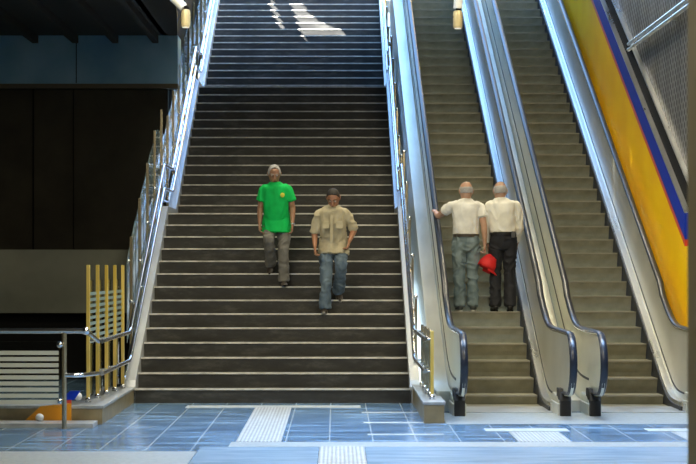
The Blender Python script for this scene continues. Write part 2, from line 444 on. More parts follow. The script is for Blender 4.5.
rr = thing('stair_railing', 'right stair railing of short posts beside the left escalator', 'railing', (0, 0, 0))
RXP = 1.0
for y, m_ in ((17.6, 'brass'), (17.95, 'brass_low'), (18.4, 'brass_low'), (19.0, 'brass_low'), (19.6, 'brass_low')):
    p = post(rr, .99, y, .22, .93, .034, M[m_], -1)
    for z in (.52, .85):
        MB().tube([(.99, y, z), (.93, y, z)], .011, 8).build('bracket', M['chrome'], p, True)
MB().prism([(17.6, .27), (19.9, .27), (19.9, .80), (17.6, .80)], .998, 1.004).build('glass_panel', M['glass'], rr)
y = 20.3
while y < TOPY:
    p = post(rr, .95, y, noz(y)+.08, noz(y)+.86, .030, M['brass_low'], -1)
    MB().tube([(.95, y, noz(y)+.68), (.91, y, noz(y)+.68)], .011, 8).build('bracket', M['chrome'], p, True)
    MB().ball((.95, y, noz(y)+.86), .028, 10).build('cap', M['chrome'], p, True)
    y += .89
for zf, dz in ((.52, .35), (.85, .68)):
    MB().tube(rounded(rail_line(.915, zf, dz, 17.5, TOPY)), .023, 12).build('rail', M['chrome'], rr, True)

# guard rail at the far left
GY = 16.72
gr = thing('guard_rail', 'steel guard rail with pale slatted panel at the left edge', 'railing', (-2.66, GY, 0))
px = -2.66
def L(p): return local(p, gr)
o = MB().tube(L([(px, GY, 0), (px, GY, .95)]), .024, 12).build('post', M['brass_low'], gr, True)
MB().tube(L([(px, GY, 0), (px, GY, .012)]), .06, 16).build('base_flange', M['chrome'], o, True)
o = MB().tube(L([(-5.2, GY, 0), (-5.2, GY, .95)]), .024, 12).build('post', M['brass_low'], gr, True)
MB().tube(L([(-6.5, GY, .965), (-2.46, GY, .965)]), .027, 12).ball(L([(-2.45, GY, .965)])[0], .04, 12).build('top_rail', M['chrome'], gr, True)
MB().tube(L(rounded([(px, GY, .53), (-2.5, GY, .53), (-2.44, 17.5, .50)], .08)), .022, 12).build('lower_rail', M['chrome'], gr, True)
MB().tube(L(rounded([(-2.46, GY, .965), (-2.46, 17.0, .93), (-2.44, 17.5, .83)], .08)), .024, 12).build('link_rail', M['chrome'], gr, True)
MB().box(-2.6, -.05, .0, .008, .22, .86).build('glass_panel', M['clear_glass'], gr)
s_ = MB()
for k in range(9):
    z = .25+.060*k; s_.box(-2.6, -.055, -.012, -.002, z, z+.040)
s_.build('slat_panel', M['slat'], gr)
MB().ball((-.04, -.02, .83), .034, 12).build('clamp', M['chrome'], gr, True)
MB().ball((-.04, -.02, .28), .03, 12).build('clamp', M['chrome'], gr, True)
tag(MB().box(-6.5, -2.40, 16.86, 17.2, 0, .045).build('kerb_strip', M['plinth_top'], bevel=.004), 'low pale kerb strip on the floor behind the left guard rail', 'kerb')

pp = thing('painted_kerb_panel', 'low orange panel with blue and red stripe behind the left guard rail', 'panel', (-3.1, 17.22, 0))
MB().prism([(-.06, .02), (.43, .02), (.43, .215), (.12, .185)], 0, .03, 'y').build('orange_face', M['orange'], pp)
MB().prism([(.20, .215), (.43, .215), (.43, .25), (.32, .25)], 0, .03, 'y').build('red_stripe', M['red'], pp)
MB().prism([(.30, .25), (.46, .25), (.52, .34), (.42, .34)], 0, .03, 'y').build('blue_stripe', M['blue'], pp)
def globe(x, y, z, lab):
    g = thing('globe_lamp', lab, 'lamp', (x, y, z))
    MB().ball((0, 0, 0), .042, 16).build('globe', M['white'], g, True)
    MB().tube([(0, .02, 0), (0, .10, -.01)], .018, 10).build('socket', M['steel'], g, True)
globe(-2.97, 17.12, .08, 'small round white lamp in front of the orange panel')
globe(-2.63, 17.42, .27, 'small round white lamp on the plinth by the first brass post')

# ------------------------------------------------------------------ escalators
HR = .90
def handrail_path(y1=EYT):
    up = [(y, eline(y)+HR) for y in (y1, 27, 24, 22, 21, 20.4)]
    # blend to horizontal
    for i in range(9):
        y = 20.25-i*.13; up.append((y, .905+ES*.16*math.log(1+math.exp((y-19.62)/.16))))
    up += [(18.9, .905), (18.4, .905), (17.9, .90)]
    for i in range(1, 12):
        a = PI*i/12; up.append((17.88-.32*math.sin(a), .58+.32*math.cos(a)))
    up += [(17.92, .262), (18.12, .25), (18.3, .245)]
    return up
HP = handrail_path()
oval = [(.040*math.cos(2*PI*k/12), .020*math.sin(2*PI*k/12)) for k in range(12)]

def escalator(xl, xr, label):
    E = thing('escalator', label, 'escalator', (xl+.007*26, 0, 0), .007)
    w = xr-xl
    a, b = .085, w-.10                                  # step edges
    # steps
    prof = [(.0, 0), (.0, -.012), (.010, -.04), (.026, -.09), (.046, -.14), (.062, -.215), (.36, -.215), (.36, 0)]
    s0 = MB().prism(prof, a+.01, b-.01).build('step', M['estep'], E)
    e0 = MB().box(a+.012, b-.012, -.006, .03, -.014, .003).build('tread_edge', M['estep_edge'], s0)
    for j in range(-1, 36):
        y = 20+EP*j; z = ez(y) if j < 1 else eline(y)
        if j == -1: o = s0
        else:
            o = s0.copy(); C.objects.link(o); o.parent = E
            c = e0.copy(); C.objects.link(c); c.parent = o
        o.location = (0, y, z)
    MB().box(a, b, 19.28, 19.70, -.10, .006).build('bottom_step', M['estep'], E)
    MB().box(a-.02, b+.02, 18.55, 19.30, -.06, .014).build('comb_plate', M['comb'], E)
    MB().box(a-.02, b+.02, EYT-.05, EYT+1.5, EZT-.1, EZT+.01).build('upper_comb_plate', M['comb'], E)
    for side in (0, 1):
        x = 0 if side == 0 else w; s = 1 if side == 0 else -1      # s points to the steps
        B = MB().prism([(y, z-.03) for y, z in HP]+[(18.45, .12)]+[(y, z) for y, z in epath(18.9, .06)], x-.014, x+.014).build('balustrade', M['cladding'], E)
        hr = MB().sweep([(x, y, z) for y, z in HP], oval, (1, 0, 0)).build('handrail', M['rubber'], E, True)
        MB().sweep([(x, y, z) for y, z in [(y, z) for y, z in HP][:18]], [(p*.62, q*.9-.018) for p, q in [(1*.04, .012), (-.04, .012), (-.04, -.012), (.04, -.012)]], (1, 0, 0)).build('handrail_track', M['chrome'], E)
        # skirt, inner deck
        edge = a if side == 0 else b
        x0, x1 = sorted((edge, edge-s*.012))
        MB().strip(epath(18.75, 0), x0, x1, -.35, .055).build('skirt', M['dark'], E, True)
        x0, x1 = sorted((edge-s*.012, x+s*.014))
        MB().strip(epath(18.6, 0), x0, x1, -.05, .10).build('inner_deck', M['steel'], E, True)
        x0, x1 = sorted((x+s*.014, x+s*.020))
        MB().strip(epath(18.7, 0), x0, x1, .175, .195).build('inner_joint', M['dark'], B, True)
        x0, x1 = sorted((x-s*.014, x-s*.020))
        MB().strip(epath(18.5, 0, w=.22), x0, x1, .36, .385).build('outer_joint', M['dark'], B, True)
        nb_ = MB().box(x-.075, x+.075, 18.2, 18.75, 0, .13).prism([(18.2, .13), (18.75, .13), (18.75, .22), (18.35, .20)], x-.06, x+.06)
        nw = nb_.build('newel_base', M['cladding'], E, bevel=.006)
        MB().box(x-.055, x+.055, 18.12, 18.22, .0, .17).prism([(18.12, .17), (18.42, .17), (18.42, .29), (18.22, .29)], x-.058, x+.058).build('handrail_inlet', M['brush'], nw)
    return E
XL1, XR1, XL2, XR2 = 1.26, 2.385, 2.70, 3.835
escalator(XL1, XR1, 'left escalator carrying two men, next to the staircase')
escalator(XL2, XR2, 'right empty escalator beside the yellow wall')
def clad(name, label, x0, x1, dz, y0=18.3):
    p = epath(y0, dz)
    poly = p+[(y, max(0, z-2.4)) for y, z in reversed(p)]
    o = tag(MB().prism(poly, x0, x1).build(name, M['cladding']), label, 'cladding')
    o.location.x = .007*26; o.rotation_euler.z = .007; return o
clad('cladding_panel', 'pale metal cladding between the staircase and the left escalator', 1.06, XL1-.03, .22, 18.8)
clad('cladding_panel', 'pale metal cladding strip between the two escalators', XR1+.03, XL2-.03, .12, 18.8)
clad('cladding_panel', 'pale metal cladding between right escalator and the yellow wall', XR2+.03, WR-.065, .38, 18.6)

# ------------------------------------------------------------------ floor inlays
def slab(name, m, x0, x1, y0, y1, h=.006): return MB().box(x0, x1, y0, y1, 0, h).build(name, M[m])
def inlay(n, m, x0, x1, y0, y1, h=.005):
    o = slab('trim_floor_'+str(n), m, x0, x1, y0, y1, h); o['kind'] = 'structure'
inlay(1, 'white_tile', -1.70, .28, 19.25, 19.55)
inlay(2, 'pale_tile', -.95, 6.9, 15.08, 15.48)
inlay(3, 'pale_tile', -8.9, -1.2, 8, 14.70)
inlay(10, 'pale_blue_tile', -1.19, -.15, 8, 15.07); inlay(11, 'pale_blue_tile', .255, 6.9, 8, 15.07)
inlay(4, 'pale_tile', 1.12, 4.05, 17.25, 18.55)
inlay(5, 'white_tile', .28, .93, 18.57, 18.67); inlay(6, 'white_tile', .28, .98, 17.36, 17.47); inlay(7, 'white_tile', .30, 1.02, 16.15, 16.24)
inlay(8, 'white_tile', 1.45, 2.26, 16.50, 16.78); inlay(9, 'white_tile', 3.02, 3.85, 16.50, 16.78)
tag(slab('tactile_paving', 'tactile', -.91, -.50, 15.48, 19.25, .008), 'white tactile strip crossing the blue floor to the staircase', 'tactile paving')
tag(slab('tactile_paving', 'tactile', -.145, .25, 8, 15.08, .008), 'ribbed white tactile strip at the bottom middle of the view', 'tactile paving')
tag(slab('tactile_paving', 'tactile', 1.66, 2.14, 15.48, 16.42, .008), 'small white tactile square in front of the left escalator', 'tactile paving')
tag(slab('tactile_paving', 'tactile', 3.22, 3.70, 15.48, 16.42, .008), 'small white tactile square in front of the right escalator by the pillar', 'tactile paving')

# ------------------------------------------------------------------ hanging spotlights
def spot(x, z, y, lean, label):
    s = thing('spotlight', label, 'lamp', (x, y, z), 0, None)
    can = MB(); n = 20
    pr = [(0, -.06), (.034, -.06), (.040, -.055), (.042, .05), (.036, .085), (.02, .095), (0, .095)]
    v = []; f = []
    for r, h in pr:
        for k in range(n): v.append((r*math.cos(2*PI*k/n), r*math.sin(2*PI*k/n), h))
    for i in range(len(pr)-1):
        for k in range(n): f.append((i*n+k, i*n+(k+1) % n, (i+1)*n+(k+1) % n, (i+1)*n+k))
    can.add(v, f); can.build('lamp_can', M['tan'], s, True)
    MB().tube([(0, 0, -.061), (0, 0, -.066)], .030, 16).build('lens', M['lamp_glow'], s, True)
    MB().tube([(0, 0, .09), (.01, 0, .12)], .022, 12).box(-.045, .045, -.012, .012, .03, .045).build('swivel_joint', M['black'], s, True)
    top = 5.17-z
    MB().tube([(lean*.02, 0, .11), (lean*top, 0, top)], .04, 12).build('stem', M['white'], s, True)
spot(-1.32, 3.76, 15, -.95, 'tan spotlight on a leaning white stem, above the left railing')
spot(1.07, 3.75, 15, .05, 'tan spotlight on an upright white stem, above the left escalator')

# ------------------------------------------------------------------ people
SK = dict(p1=(.34, .18, .11), p2=(.36, .175, .10), p3=(.46, .27, .18), p4=(.42, .26, .18))
def crom(pts, n=5):
    out = []
    P = [pts[0]]+pts+[pts[-1]]
    for i in range(1, len(P)-2):
        for k in range(n):
            t = k/n; a, b, c, d = P[i-1], P[i], P[i+1], P[i+2]
            out.append([.5*((2*q1)+(-q0+q2)*t+(2*q0-5*q1+4*q2-q3)*t*t+(-q0+3*q1-3*q2+q3)*t**3) for q0, q1, q2, q3 in zip(a, b, c, d)])
    out.append(list(pts[-1])); return out
def loft(mb, secs, side=(1, 0, 0), n=20, sub=5, cap=.35):          # secs: (x,y,z,ru,rw)
    S = crom([list(s) for s in secs], sub); pts = [Vector(s[:3]) for s in S]; side = Vector(side); v = []; f = []
    for i, s in enumerate(S):
        t = (pts[min(i+1, len(pts)-1)]-pts[max(i-1, 0)]).normalized()
        u = side-t*side.dot(t); u.normalize(); w = t.cross(u)
        for k in range(n):
            a = 2*PI*k/n; v.append(pts[i]+u*math.cos(a)*s[3]+w*math.sin(a)*s[4])
    for i in range(len(S)-1):
        for k in range(n): f.append((i*n+k, i*n+(k+1) % n, (i+1)*n+(k+1) % n, (i+1)*n+k))
    t0 = (pts[0]-pts[1]).normalized(); t1 = (pts[-1]-pts[-2]).normalized()
    v.append(pts[0]+t0*min(S[0][3:5])*cap); v.append(pts[-1]+t1*min(S[-1][3:5])*.35); a, b = len(v)-2, len(v)-1; m = (len(S)-1)*n
    for k in range(n): f.append((a, (k+1) % n, k)); f.append((b, m+k, m+(k+1) % n))
    mb.add(v, f)
def fuse(mb, name, m, parent, vox=.006, smooth=3, fold=0., fscale=(9, 9, 4), seed=0):
    me = bpy.data.meshes.new(name); me.from_pydata(mb.v, [], mb.f)
    bm = bmesh.new(); bm.from_mesh(me); bmesh.ops.recalc_face_normals(bm, faces=bm.faces[:]); bm.to_mesh(me); bm.free()
    t = bpy.data.objects.new('t', me); C.objects.link(t)
    r = t.modifiers.new('r', 'REMESH'); r.mode = 'VOXEL'; r.voxel_size = vox
    s = t.modifiers.new('s', 'SMOOTH'); s.iterations = smooth; s.factor = .5
    bpy.context.view_layer.update()
    e = bpy.data.meshes.new_from_object(t.evaluated_get(bpy.context.evaluated_depsgraph_get()))
    bpy.data.objects.remove(t); bpy.data.meshes.remove(me)
    if fold:
        nr = [v.normal.copy() for v in e.vertices]
        for v, q in zip(e.vertices, nr):
            c = v.co; p = Vector((c.x*fscale[0], c.y*fscale[1], c.z*fscale[2]))+Vector((seed*7.1, 0, 0))
            p += noise.noise_vector(p*.6)*1.2
            h = 1-abs(noise.noise(p))*2.4
            v.co = c+q*h*fold
    e.polygons.foreach_set('use_smooth', [True]*len(e.polygons)); e.materials.clear(); e.materials.append(m); e.name = name
    o = bpy.data.objects.new(name, e); C.objects.link(o); o.parent = parent; return o

def hand(mb, wrist, d, nrm, s=1., curl=.5, thumb_side=1, grip=False):
    d = Vector(d).normalized(); nrm = Vector(nrm); nrm = (nrm-d*nrm.dot(d)).normalized(); u = d.cross(nrm)   # nrm: palm facing
    w = Vector(wrist)
    def S(p, a, b): return (*p, a*s, b*s)
    loft(mb, [S(w-d*.03*s, .024, .020), S(w+d*.01*s, .027, .018), S(w+d*.05*s, .038, .016), S(w+d*.085*s, .038, .014), S(w+d*.095*s, .034, .012)], u, 14, 3)
    for i, (off, ln) in enumerate(((-.029, .064), (-.010, .074), (.010, .070), (.028, .055))):
        off *= thumb_side*-1
        p = w+d*.085*s+u*off*s; ang = curl*.35; pts = [S(p-d*.02*s, .0092, .0088), S(p, .0092, .0088)]
        for k, fr in enumerate((.42, .32, .26)):
            ang += curl*.55; q = d*math.cos(ang)+nrm*math.sin(ang); p = p+q*ln*fr*s; pts.append(S(p, .0090-.0006*k, .0086-.0006*k))
        loft(mb, pts, u, 8, 2)
    tb = w+d*.02*s+u*.030*thumb_side*s
    td = (d*.72+u*thumb_side*.55+nrm*.35).normalized(); td2 = (d*.92+u*thumb_side*.1+nrm*.4*(1+curl)).normalized()
    loft(mb, [S(w+d*.012*s+u*.012*thumb_side*s, .016, .014), S(tb+td*.018*s, .0125, .012), S(tb+td*.040*s, .0105, .0105), S(tb+td*.04*s+td2*.026*s, .0085, .008)], u, 8, 3)

def patch(parent, mname, m, R, c, rad, keep, n=40, thick=.006):
    me = bpy.data.meshes.new(mname); bm = bmesh.new(); bmesh.ops.create_uvsphere(bm, u_segments=n, v_segments=n, radius=1)
    dead = [f for f in bm.faces if not keep(f.calc_center_median())]
    bmesh.ops.delete(bm, geom=dead, context='FACES')
    for v in bm.verts: v.co = c+R@Vector((v.co.x*rad[0], v.co.y*rad[1], v.co.z*rad[2]))
    bm.to_mesh(me); bm.free(); me.polygons.foreach_set('use_smooth', [True]*len(me.polygons)); me.materials.append(m)
    o = bpy.data.objects.new(mname, me); C.objects.link(o); o.parent = parent
    s = o.modifiers.new('s', 'SOLIDIFY'); s.thickness = thick; s.offset = 0
    return o

def person(label, loc, rotz, P):
    root = thing('person', label, 'person', loc, rotz)
    skin = mat('skin', P['skin'], .5, build=mottled(tuple(c*.88 for c in P['skin']), tuple(min(1, c*1.1) for c in P['skin']), 14), Subsurface_Weight=.05)
    V = Vector; pel = V(P['pelvis']); nk = V(P['neck']); hc = V(P['head']); k = P.get('k', 1.)
    shL, shR = V(P['shoulder'][0]), V(P['shoulder'][1])
    def lerp(a, b, t): return a+(b-a)*t
    def torso(mb, g, top=True, low=0.):
        belly = P.get('belly', 0.)
        ax = [(-.10, .145, .105), (0, .165, .122), (.10, .155, .118+belly), (.22, .150+.3*belly, .118+belly*1.2), (.36, .160, .120+belly*.6), (.46, .172, .118), (.53, .165, .102)]
        secs = []; tl = (nk-pel).length; base = .58
        for h, a, b in ax:
            if h < low: continue
            t = h/base; p = lerp(pel, nk, t); p = p+V((0, -belly*.5*max(0, math.sin(t*PI)), 0)); secs.append((*p, (a+g)*k, (b+g)*k))
        p = lerp(pel, nk, .97); secs.append((*p, (.115+g)*k, (.080+g)*k)); secs.append((*(nk+V((0, 0, .015))), (.066+g)*k, (.066+g)*k))
        loft(mb, secs, (shL-shR).normalized(), 28, 4)
    # --- body: head, neck, trunk, arms, hands, legs in one skin
    mb = MB(); torso(mb, -.012)
    R = Matrix.Rotation(P.get('yaw', 0), 3, 'Z') @ Matrix.Rotation(P.get('pitch', 0), 3, 'X')    # pitch>0 looks down (faces -Y)
    kh = k*1.07
    def hp(x, y, z): return hc+R@V((x, y, z))*kh
    def hs(p, a, b): return (*hp(*p), a*kh, b*kh)
    hd = R@V((0, 0, 1)); fx = R@V((1, 0, 0))
    loft(mb, [(*(nk-V((0, 0, .04))), .060*k, .060*k), (*lerp(nk, hp(0, .018, -.06), .5), .054*k, .056*k), hs((0, .018, -.05), .054, .058)], fx, 20, 4)
    loft(mb, [hs((0, .005, .108), .030, .036), hs((0, .008, .092), .056, .070), hs((0, .006, .06), .072, .092), hs((0, .004, .02), .077, .096), hs((0, .0, -.02), .073, .090), hs((0, -.012, -.06), .063, .074), hs((0, -.024, -.09), .050, .056), hs((0, -.034, -.108), .030, .034)], fx, 26, 4)
    loft(mb, [hs((0, -.088, .018), .008, .008), hs((0, -.100, -.005), .010, .011), hs((0, -.112, -.024), .016, .013), hs((0, -.098, -.034), .014, .010)], fx, 10, 3)
    loft(mb, [hs((-.045, -.076, .028), .008, .009), hs((0, -.089, .031), .008, .009), hs((.045, -.076, .028), .008, .009)], R@V((0, 0, 1)), 10, 3)
    loft(mb, [hs((-.026, -.082, -.058), .006, .007), hs((0, -.090, -.057), .0085, .009), hs((.026, -.082, -.058), .006, .007)], R@V((0, 0, 1)), 10, 3)
    loft(mb, [hs((0, -.078, -.096), .020, .016), hs((0, -.070, -.105), .018, .014)], fx, 10, 3)
    for sx in (-1, 1):
        loft(mb, [hs((sx*.077, .012, .022), .006, .010), hs((sx*.084, .016, .016), .008, .018), hs((sx*.083, .014, -.006), .008, .016), hs((sx*.078, .008, -.026), .006, .010)], fx, 12, 3)
    arms = []
    for i, sh in enumerate((shL, shR)):
        el, wr = V(P['elbow'][i]), V(P['wrist'][i]); sg = 1 if i == 0 else -1
        dd = (el-sh).normalized(); side = V((0, 1, 0)) if abs(dd.y) < .8 else V((1, 0, 0))
        s_ = [(*(sh-V((sg*.05, 0, .02))), .040*k, .044*k), (*lerp(sh, el, .12), .050*k, .051*k), (*lerp(sh, el, .45), .047*k, .049*k), (*lerp(sh, el, .85), .040*k, .041*k), (*el, .038*k, .040*k), (*lerp(el, wr, .25), .041*k, .040*k), (*lerp(el, wr, .65), .032*k, .031*k), (*wr, .026*k, .022*k)]
        loft(mb, s_, side, 18, 4); arms.append((sh, el, wr, side, sg))
        hd_ = P['hand'][i]
        hand(mb, wr, hd_['d'], hd_['n'], k, hd_.get('curl', .5), hd_['thumb'])
    for i in (0, 1):
        hip = V(P['hip'][i]); kn = V(P['knee'][i]); an = V(P['ankle'][i])
        loft(mb, [(*hip, .075*k, .08*k), (*lerp(hip, kn, .5), .064*k, .066*k), (*kn, .048*k, .052*k), (*lerp(kn, an, .35), .046*k, .05*k), (*an, .032*k, .036*k), (*(an+V((0, 0, -.03))), .03*k, .036*k)], (1, 0, 0), 16, 3)
    body = fuse(mb, 'body', skin, root, .0058, 3)
    # --- eyes, brows
    for sx in (-1, 1):
        e = MB().ball(tuple(hp(sx*.031, -.081, .010)), .0115*k, 12).build('eye', mat('eye_white', (.55, .52, .48), .3), root, True)
        MB().ball(tuple(hp(sx*.031, -.090, .008)), .0055*k, 10).build('iris', M['black'], e, True)
        MB().sweep([hp(sx*.014, -.094, .030), hp(sx*.032, -.090, .036), hp(sx*.050, -.076, .030)], [(.002, .004), (-.002, .004), (-.002, -.004), (.002, -.004)]).build('eyebrow', P['hair'], root)
    MB().sweep([hp(-.022, -.0935, -.0575), hp(0, -.1005, -.0565), hp(.022, -.0935, -.0575)], [(.0015, .003), (-.0015, .003), (-.0015, -.003), (.0015, -.003)]).build('lips', mat('lips', tuple(c*.6 for c in P['skin']), .5), root)
    # --- hair
    patch(root, 'hair', P['hair'], R, hp(0, .006, .018), (.0805*kh, .1005*kh, .105*kh), P['hairkeep'], thick=P.get('hairthick', .007))
    # --- shirt
    sm = MB(); torso(sm, .012, low=P['hem'])
    hemp = lerp(pel, nk, P['hem']/.58)
    for sh, el, wr, side, sg in arms:
        sl = P['sleeve']
        pts = [(*(sh-V((sg*.06, 0, -.012))), .046*k, .054*k), (*lerp(sh, el, .03)-V((sg*.010,0,0)), .053*k, .058*k), (*lerp(sh, el, .16), .056*k, .061*k)]
        if sl <= 1:
            pts += [(*lerp(sh, el, sl*.5), .064*k, .064*k), (*lerp(sh, el, sl), (.062+P.get('flare', 0))*k, (.062+P.get('flare', 0))*k)]
        else:
            pts += [(*lerp(sh, el, .5), .060*k, .062*k), (*lerp(sh, el, .9), .055*k, .056*k), (*el, .053*k, .056*k), (*lerp(el, wr, .3), .052*k, .052*k), (*lerp(el, wr, (sl-1)*.7), .046*k, .045*k), (*lerp(el, wr, sl-1), .038*k, .038*k)]
        loft(sm, pts, side, 18, 4)
    if P.get('overhang'):                                # shirt worn loose outside the trousers
        a = pel+V((0, -.032, P['overhang'])); u = (shL-shR).normalized()
        loft(sm, [(*a, .202*k, .165*k), (*lerp(a, pel+V((0, 0, .12)), .5), .194*k, .156*k), (*(pel+V((0, 0, .16))), .168*k, .138*k)], u, 28, 4, .01)
    fuse(sm, 'shirt', P['shirt'], root, .0075, 3, P.get('sfold', .006), P.get('sfs', (9, 9, 5)), P.get('seed', 0))
    # collar
    if P.get('collar'):
        cb = MB(); pts = []
        for q in range(25):
            a = -PI/2+.32+(2*PI-.64)*q/24
            pts.append(nk+V((math.cos(a)*.080*k, math.sin(a)*.078*k, .012-.022*(.5-.5*math.sin(a)))))
        cb.sweep(pts, [(.004, -.022), (.010, .016), (.002, .020), (-.005, -.020)], None)
        cb.build('collar', P.get('collar_mat', P['shirt']), root, True)
    if P.get('placket'):
        n_ = P['placket']
        secs = []
        for t in ((.86, .60, .40) if n_ == 'full' else (.86, .78, .70)):
            pass
    # --- trousers
    tm = MB(); lowp = lerp(pel, nk, -.10/.58)
    u = (shL-shR).normalized()
    top = lerp(pel, nk, P['waist']/.58)
    bl = P.get('belly', 0.)
    loft(tm, [(*top, .158*k, (.128+bl*.7)*k), (*pel, .173*k, .132*k), (*(pel+V((0, 0, -.07))), .172*k, .125*k), (*(pel+V((0, 0, -.13))), .145*k, .105*k)], (1, 0, 0), 28, 4)
    for i in (0, 1):
        hip = V(P['hip'][i]); kn = V(P['knee'][i]); an = V(P['ankle'][i]); fl = P.get('cuff', .062)
        loft(tm, [(*(hip+V((0, 0, .02))), .088*k, .105*k), (*lerp(hip, kn, .3), .090*k, .098*k), (*lerp(hip, kn, .75), .076*k, .080*k), (*kn, .070*k, .074*k), (*lerp(kn, an, .4), .068*k, .074*k), (*lerp(kn, an, .85), fl*k, (fl+.006)*k), (*(an+V((0, 0, -.008))), (fl+.003)*k, (fl+.012)*k)], (1, 0, 0), 20, 4)
    fuse(tm, 'trousers', P['trousers'], root, .0075, 3, P.get('tfold', .007), (8, 8, 9), P.get('seed', 0)+3)
    if P.get('belt'):
        MB().sweep([top+u*math.cos(a)*.164*k+V((0, math.sin(a)*(.138+bl*.7)*k, -.006)) for a in [2*PI*q/32 for q in range(33)]], [(.004, .018), (-.004, .018), (-.004, -.018), (.004, -.018)]).build('belt', P['belt'], root)
    # --- shoes
    for i in (0, 1):
        an = V(P['ankle'][i]); yaw, pit = P['foot'][i]
        Rf = Matrix.Rotation(yaw, 3, 'Z') @ Matrix.Rotation(pit, 3, 'X')
        def fp(x, y, z): return an+Rf@V((x, y, z))*k
        s2 = MB()
        fxv = Rf@V((1, 0, 0))
        loft(s2, [(*fp(0, .072, -.040), .026*k, .026*k), (*fp(0, .055, -.032), .036*k, .036*k), (*fp(0, .0, -.030), .038*k, .042*k), (*fp(.0, -.06, -.042), .042*k, .032*k), (*fp(0, -.12, -.052), .046*k, .024*k), (*fp(0, -.165, -.058), .040*k, .018*k), (*fp(0, -.190, -.060), .024*k, .013*k)], fxv, 18, 4)
        loft(s2, [(*fp(0, .02, -.03), .038*k, .042*k), (*fp(0, .012, .01), .038*k, .046*k), (*fp(0, .01, .03), .037*k, .045*k)], fxv, 16, 3)
        so = fuse(s2, 'shoe', P['shoe'], root, .0055, 2)
        o_ = []
        for q in range(24):
            a = 2*PI*q/24; yy = -.060+math.sin(a)*.138; wx = (.044 if yy < -.05 else .038)*math.cos(a)
            wx = math.copysign(abs(wx)**.8*(.044**.2), wx); o_.append((wx, yy))
        v = [fp(x, y, -.082) for x, y in o_]+[fp(x, y, -.060) for x, y in o_]
        MB().add(v, [tuple(range(24)), tuple(range(47, 23, -1))]+[(q, q+24, (q+1) % 24+24, (q+1) % 24) for q in range(24)]).build('sole', P['sole'], so)
    return root, hp, R

cloth = lambda n, c, r=.8, v=.12: mat(n, c, r, build=mottled(tuple(x*(1-v) for x in c), tuple(min(1, x*(1+v)) for x in c), 7), spec=.25)
grey_hair = mat('short_grey_hair', (.36, .35, .35), .8, build=mottled((.22, .21, .21), (.52, .51, .50), 160))
black_hair = mat('short_black_hair', (.02, .018, .016), .7)
brown_shoe = mat('dark_brown_shoe', (.035, .028, .022), .5)
blk_shoe = mat('black_shoe', (.015, .015, .016), .4)
grey_trs = mat('grey_trousers', (.17, .165, .15), .85, build=mottled((.125, .12, .11), (.20, .195, .175), 9))
jeans = mat('blue_jeans', (.09, .14, .19), .85, build=denim((.055, .090, .14), (.17, .235, .29)))
jeans2 = mat('faded_grey_jeans', (.12, .17, .19), .85, build=denim((.085, .13, .15), (.22, .28, .30)))
blk_trs = mat('black_trousers', (.009, .010, .015), .8)

def place(Xp, Y, z): return ((Xp-VX)*Y/F, Y, z)
# 1: man in the green polo, coming down; his left foot (image right) is in front
y1 = riser_y(8)+.10; z1 = 8*H
AH = .082
r1, hp1, R1 = person('man in bright green polo shirt and grey trousers walking down the stairs', place(277, y1, z1), 0, dict(
    skin=SK['p1'], k=.95, seed=1, belly=.028, pelvis=(-.01, .13, .83), neck=(-.02, .03, 1.335), head=(-.035, -.005, 1.455), pitch=.42, yaw=.08,
    shoulder=((.142, .04, 1.275), (-.172, .04, 1.275)), elbow=((.200, .07, 1.02), (-.222, .09, 1.02)), wrist=((.200, -.01, .80), (-.225, .02, .81)),
    hand=(dict(d=(-.05, -.1, -1), n=(-1, 0, 0), thumb=1, curl=.7), dict(d=(.0, -.1, -1), n=(1, 0, 0), thumb=-1, curl=.7)),
    hip=((.085, .13, .80), (-.10, .14, .80)), knee=((.085, .0, .44), (-.10, -.02, .60)), ankle=((.085, .03, AH*.95), (-.095, .33, H+AH*.95+.05)),
    foot=((.10, 0), (-.1, .42)), hem=-.02, overhang=-.14, sleeve=.62, flare=.014, waist=.05, collar=True, sfold=.007, tfold=.012,
    hair=grey_hair, hairkeep=lambda c: (c.z > -.35+.9*max(0, -c.y) and c.y > -.55) , shirt=cloth('green_polo', (.005, .50, .10)), trousers=grey_trs, cuff=.070,
    shoe=brown_shoe, sole=M['black']))
k_ = .95
MB().box(-.009, .009, -.005, .004, 0, .12).build('placket', bpy.data.materials['green_polo'], r1).location = (-.02, -.115, 1.17)
MB().ball((0, 0, 0), .028, 12, (1, .22, 1.1)).build('chest_badge', mat('yellow_badge', (.55, .60, .05), .7), r1, True).location = (.075, -.118, 1.18)
w_ = MB().sweep([Vector((.200, -.008, .815))+Vector((math.cos(a)*.031, math.sin(a)*.029, 0)) for a in [2*PI*q/20 for q in range(21)]], [(.002, .009), (-.002, .009), (-.002, -.009), (.002, -.009)])
w_.build('wristwatch', M['steel'], r1, True)

